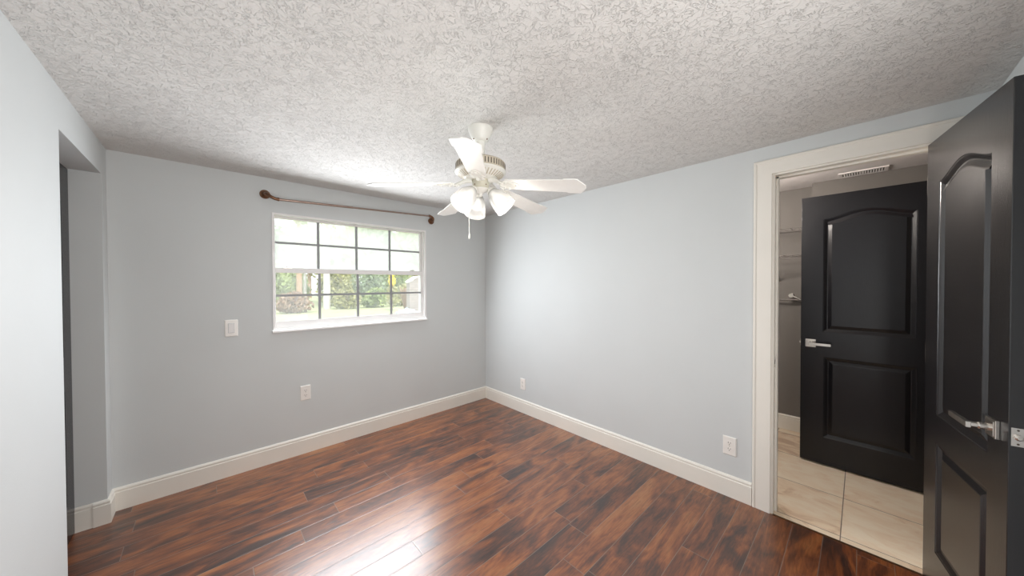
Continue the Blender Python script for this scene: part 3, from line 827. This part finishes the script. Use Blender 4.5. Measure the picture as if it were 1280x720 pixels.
rd = empty('closet_rod', (HX1-0.05, 0.6, 1.245), 'lowest grey hanging rail with a metal end bracket in the closet', 'closet rod')
bm = BM(); tube(bm, [(HX1-0.06, 0.31, 1.238), (HX1-0.06, HN, 1.238)], 0.008, 12); build('rail', bm, M['wire'], rd, smooth=True)
bm = BM(); lathe(bm, [(0.020, 0), (0.020, 0.006), (0.012, 0.010), (0.012, 0.05), (0.018, 0.055), (0.018, 0.07)], axis_matrix((HX1, 0.440, 1.275), (-1, 0, 0)), 18, 0, True, True)
tube(bm, [(HX1-0.06, 0.440, 1.275), (HX1-0.06, 0.40, 1.258), (HX1-0.06, 0.37, 1.240)], 0.009, 10)
build('bracket', bm, M['nickel'], rd, smooth=True)

# ------------------------------------------------------------------ garden beyond the window
bm = BM()
n = 14
gr = [[bm.verts.new((-14+44*i/n, N+TW+0.05+34*j/n, -0.12+0.36*(j/n))) for i in range(n+1)] for j in range(n+1)]
for j in range(n):
    for i in range(n): bm.faces.new((gr[j][i], gr[j][i+1], gr[j+1][i+1], gr[j+1][i]))
lawn = build('ground_lawn', bm, M['grass']); tag(lawn, 'sunlit pale green lawn outside the window', 'lawn', kind='structure')
def gz(y): return -0.12+0.36*(y-N-TW-0.05)/34

def leaf_cloud(bm, c, rad, count, size, seed, flat=1.0):
    rn = random.Random(seed)
    for _ in range(count):
        while True:
            p = Vector((rn.uniform(-1, 1), rn.uniform(-1, 1), rn.uniform(-1, 1)))
            if 0.30 < p.length < 1: break
        p = Vector((c[0]+p.x*rad[0], c[1]+p.y*rad[1], c[2]+p.z*rad[2]))
        a = Vector((rn.gauss(0, 1), rn.gauss(0, 1), rn.gauss(0, 1)*0.7)).normalized(); b = a.orthogonal().normalized()
        b = (Matrix.Rotation(rn.uniform(0, 2*PI), 3, a) @ b)
        s = size*rn.uniform(0.6, 1.4); w = s*0.32; cc = a.cross(b)
        vs = [bm.verts.new(q) for q in (p-b*s*0.5, p+cc*w, p+b*s*0.5+a*s*0.12, p-cc*w)]
        bm.faces.new(vs)
def shrub(name, x, y, w, h, mat, label, seed, cat='shrub', leaf=0.20, count=900):
    g = gz(y)
    e = empty(name, (x, y, g), label, cat, None)
    bm = BM(); rn = random.Random(seed)
    for i in range(5):
        leaf_cloud(bm, (x+rn.uniform(-0.24, 0.24)*w, y+rn.uniform(-0.2, 0.2)*w, g+h*rn.uniform(0.38, 0.60)), (w*0.34, w*0.30, h*0.40), count//5, leaf, seed*31+i)
    leaf_cloud(bm, (x, y, g+h*0.30), (w*0.54, w*0.4, h*0.30), count//4, leaf, seed*57)
    build('foliage', bm, mat, e)
    bm = BM()
    for i in range(5):
        a = rn.uniform(0, 2*PI); tube(bm, [(x+0.05*math.cos(a), y+0.05*math.sin(a), g-0.02), (x+w*0.12*math.cos(a), y+w*0.12*math.sin(a), g+h*0.35), (x+w*0.26*math.cos(a), y+w*0.26*math.sin(a), g+h*0.70)], [0.03, 0.022, 0.012], 6)
    build('stems', bm, M['bark'], e)
    return e
def tree(name, x, y, h, crown, mat, bark, label, seed, trunk=0.16, crown_z=0.68, leaf=0.26, count=1500, lean=0.0, cat='tree'):
    g = gz(y); e = empty(name, (x, y, g), label, cat)
    rn = random.Random(seed)
    bm = BM()
    tube(bm, [(x+lean*t, y, g-0.03+h*0.92*t) for t in (0, 0.25, 0.5, 0.75, 1)], [trunk*1.15, trunk, trunk*0.85, trunk*0.6, trunk*0.25], 12)
    for i in range(6):
        a = rn.uniform(0, 2*PI); t = rn.uniform(0.5, 0.85); p = Vector((x+lean*t, y, g+h*0.92*t))
        q = p+Vector((math.cos(a)*crown*0.6, math.sin(a)*crown*0.6, h*0.14)); tube(bm, [p, p.lerp(q, 0.5)+Vector((0, 0, -0.05)), q], [trunk*0.4, trunk*0.28, trunk*0.1], 7)
    build('trunk', bm, bark, e)
    bm = BM()
    for i in range(8):
        a = rn.uniform(0, 2*PI); rr = crown*rn.uniform(0.2, 0.65)
        leaf_cloud(bm, (x+lean+rr*math.cos(a), y+rr*math.sin(a), g+h*(crown_z+rn.uniform(-0.16, 0.22))), (crown*0.55, crown*0.55, h*0.17), count//8, leaf, seed*91+i)
    build('crown', bm, mat, e)
    return e
# far trees, then the trunks and the hedge row, left to right through the panes
tree('garden_tree', 3.4, 28.0, 5.4, 2.0, M['leaf_c'], M['bark'], 'bluish tree behind the leftmost window panes', 3, crown_z=0.62, leaf=0.34)
tree('garden_tree', 8.2, 28.0, 6.2, 2.1, M['leaf_a'], M['bark'], 'leafy green tree in the middle of the window view', 8, crown_z=0.58, leaf=0.34, count=1900)
tree('garden_tree', 13.0, 28.0, 7.2, 2.2, M['leaf_a'], M['bark'], 'big green tree above the white brick wall', 10, crown_z=0.56, leaf=0.34, count=2200)
tree('garden_tree', 6.6, 33.5, 6.4, 2.3, M['leaf_b'], M['bark'], 'pale olive tree far behind the thick white trunk', 21, crown_z=0.6, leaf=0.40, count=1900)
tree('garden_tree', 12.4, 33.5, 8.8, 2.6, M['leaf_c'], M['bark'], 'tall dense green tree behind the third column of panes', 9, crown_z=0.58, leaf=0.40, count=2600)
tree('garden_tree', 18.4, 33.5, 8.6, 2.6, M['leaf_c'], M['bark'], 'dense tree at the far right of the window view', 22, crown_z=0.58, leaf=0.40, count=2400)
tree('garden_tree', 4.74, 19.9, 7.6, 0.9, M['leaf_b'], M['bark_pale'], 'tall tree with a thick pale white trunk beyond the second column of panes', 4, trunk=0.16, crown_z=0.90, count=500)
tree('garden_tree', 4.30, 23.0, 7.4, 0.7, M['leaf_a'], M['bark_pale'], 'slim pale trunk just left of the thick white trunk', 5, trunk=0.07, crown_z=0.90, count=400)
tree('garden_tree', 3.50, 20.1, 6.8, 0.7, M['leaf_b'], M['bark'], 'tree with a reddish brown trunk behind the purplish shrub', 6, trunk=0.13, crown_z=0.90, count=400)
shrub('garden_shrub', 2.55, 21.0, 1.7, 2.7, M['leaf_a'], 'round leafy shrub at the left of the window view', 11, count=1700, leaf=0.22)
shrub('garden_shrub', 5.65, 22.0, 1.9, 2.6, M['leaf_b'], 'olive shrub just right of the thick white trunk', 13, count=1700, leaf=0.22)
shrub('garden_shrub', 7.75, 22.0, 2.0, 2.8, M['leaf_c'], 'bluish green shrub in the middle of the hedge row', 14, count=1800, leaf=0.22)
shrub('garden_shrub', 9.95, 22.0, 2.0, 2.8, M['leaf_a'], 'tall green shrub behind the yellow flowers', 18, count=1700, leaf=0.22)
shrub('garden_shrub', 12.2, 22.0, 2.0, 2.6, M['leaf_c'], 'dark green shrub behind the white brick wall', 23, count=1500, leaf=0.22)
shrub('garden_shrub', 0.5, 21.0, 1.8, 2.6, M['leaf_b'], 'shrub cut by the left side of the window', 17, count=1300, leaf=0.22)
shrub('garden_shrub', 4.05, 25.0, 1.9, 2.8, M['leaf_a'], 'green shrub seen between the reddish trunk and the white trunks', 31, count=1500, leaf=0.24)
shrub('garden_shrub', 6.95, 25.0, 2.2, 2.9, M['leaf_b'], 'pale shrub seen between and behind the olive and bluish shrubs', 32, count=1500, leaf=0.24)
shrub('garden_shrub', 9.8, 25.2, 2.2, 3.0, M['leaf_a'], 'pale green shrub behind the right edge of the bluish shrub', 33, count=1500, leaf=0.24)
shrub('garden_shrub', 12.4, 25.2, 2.2, 3.0, M['leaf_b'], 'pale olive shrub showing above the white brick wall', 34, count=1300, leaf=0.24)
shrub('garden_shrub', 1.6, 25.0, 2.0, 2.8, M['leaf_c'], 'shrub at the far left behind the round leafy shrub', 35, count=1300, leaf=0.24)
shrub('garden_shrub', 3.05, 18.4, 1.5, 1.1, M['leaf_r'], 'low dry purplish shrub in front of the left shrub', 12, count=900)
shrub('garden_shrub', 5.55, 19.3, 1.3, 1.1, M['leaf_b'], 'low olive bush at the foot of the olive shrub', 24, count=900)
shrub('garden_shrub', 7.10, 19.3, 1.4, 1.25, M['leaf_a'], 'low bush along the lawn edge below the bluish green shrub', 16, count=900)
shrub('garden_shrub', 8.65, 19.3, 1.4, 1.4, M['leaf_b'], 'yellowish shrub at the right of the hedge row', 15, count=1000)
# yellow flowering plant
yf = empty('flowering_plant', (6.98, 16.6, gz(16.6)), 'plant with a spike of yellow flowers left of the rusty fronds', 'plant')
bm = BM(); leaf_cloud(bm, (6.98, 16.6, gz(16.6)+0.75), (0.28, 0.25, 0.65), 260, 0.16, 71); build('foliage', bm, M['leaf_b'], yf)
bm = BM(); leaf_cloud(bm, (6.98, 16.6, gz(16.6)+1.55), (0.17, 0.15, 0.36), 240, 0.11, 72); build('flowers', bm, M['petal'], yf)
bm = BM(); tube(bm, [(6.98, 16.6, gz(16.6)-0.02), (6.98, 16.6, gz(16.6)+1.8)], [0.03, 0.01], 6); build('stem', bm, M['bark'], yf)
# rusty fronds beside the brick wall
pf_ = empty('frond_plant', (7.05, 15.2, gz(15.2)), 'rusty brown arching fronds beside the white brick wall', 'plant')
rn = random.Random(5)
for i in range(16):
    a = rn.uniform(0, 2*PI); h_ = rn.uniform(1.1, 1.75); sp_ = rn.uniform(0.2, 0.55); bm = BM(); L_, R_ = [], []
    for j in range(9):
        t = j/8; p = Vector((7.05+math.cos(a)*sp_*t**1.4, 15.2+math.sin(a)*sp_*t**1.4, gz(15.2)-0.02+h_*(t-0.25*t*t*t)))
        w = 0.075*math.sin(PI*min(1, 0.12+0.88*t))+0.008; sd = Vector((-math.sin(a), math.cos(a), 0))
        L_.append((bm.verts.new(p-sd*w), bm.verts.new(p+Vector((0, 0, -0.02))), bm.verts.new(p+sd*w)))
    for A_, B_ in zip(L_, L_[1:]):
        bm.faces.new((A_[0], A_[1], B_[1], B_[0])); bm.faces.new((A_[1], A_[2], B_[2], B_[1]))
    build('frond', bm, M['leaf_r'], pf_)
# white brick garden wall with a sloping end
bw = empty('brick_wall', (6.0, 12.0, gz(12)), 'low white brick wall with a sloping end at the right of the window view', 'wall')
bm = BM(); g = gz(12)-0.02
pol = [(5.74, g), (9.5, g), (9.5, 1.66), (6.05, 1.66), (5.74, 1.47)]
fr_ = [bm.verts.new((x, 12.0, z)) for x, z in pol]; bk_ = [bm.verts.new((x, 12.28, z)) for x, z in pol]
bm.faces.new(fr_); bm.faces.new(bk_[::-1])
for i in range(5): bm.faces.new((fr_[i], bk_[i], bk_[(i+1) % 5], fr_[(i+1) % 5]))
build('masonry', bm, M['brick'], bw)
bm = BM()
pol = [(5.71, 1.455), (5.71, 1.50), (6.03, 1.70), (9.52, 1.70), (9.52, 1.66), (6.05, 1.66)]
fr_ = [bm.verts.new((x, 11.97, z)) for x, z in pol]; bk_ = [bm.verts.new((x, 12.31, z)) for x, z in pol]
bm.faces.new(fr_); bm.faces.new(bk_[::-1])
for i in range(6): bm.faces.new((fr_[i], bk_[i], bk_[(i+1) % 6], fr_[(i+1) % 6]))
build('coping', bm, M['white'], bw)
# pale blue tarpaulin heap
bm = BM(); bmesh.ops.create_icosphere(bm, subdivisions=4, radius=1.0)
rn = random.Random(9)
for v in bm.verts:
    d = v.co.normalized(); k_ = 1+0.16*math.sin(7*d.x+2)*math.cos(6*d.y)+0.08*math.sin(13*d.z+9*d.x)
    v.co = Vector((5.28+d.x*0.42*k_, 11.3+d.y*0.35*k_, gz(11.3)+max(-0.02, 0.20+d.z*0.32*k_)))
tag(build('tarpaulin', bm, M['tarp'], smooth=True, origin=(5.28, 11.3, gz(11.3))), 'pale blue tarpaulin heaped on the lawn by the white brick wall', 'tarpaulin')
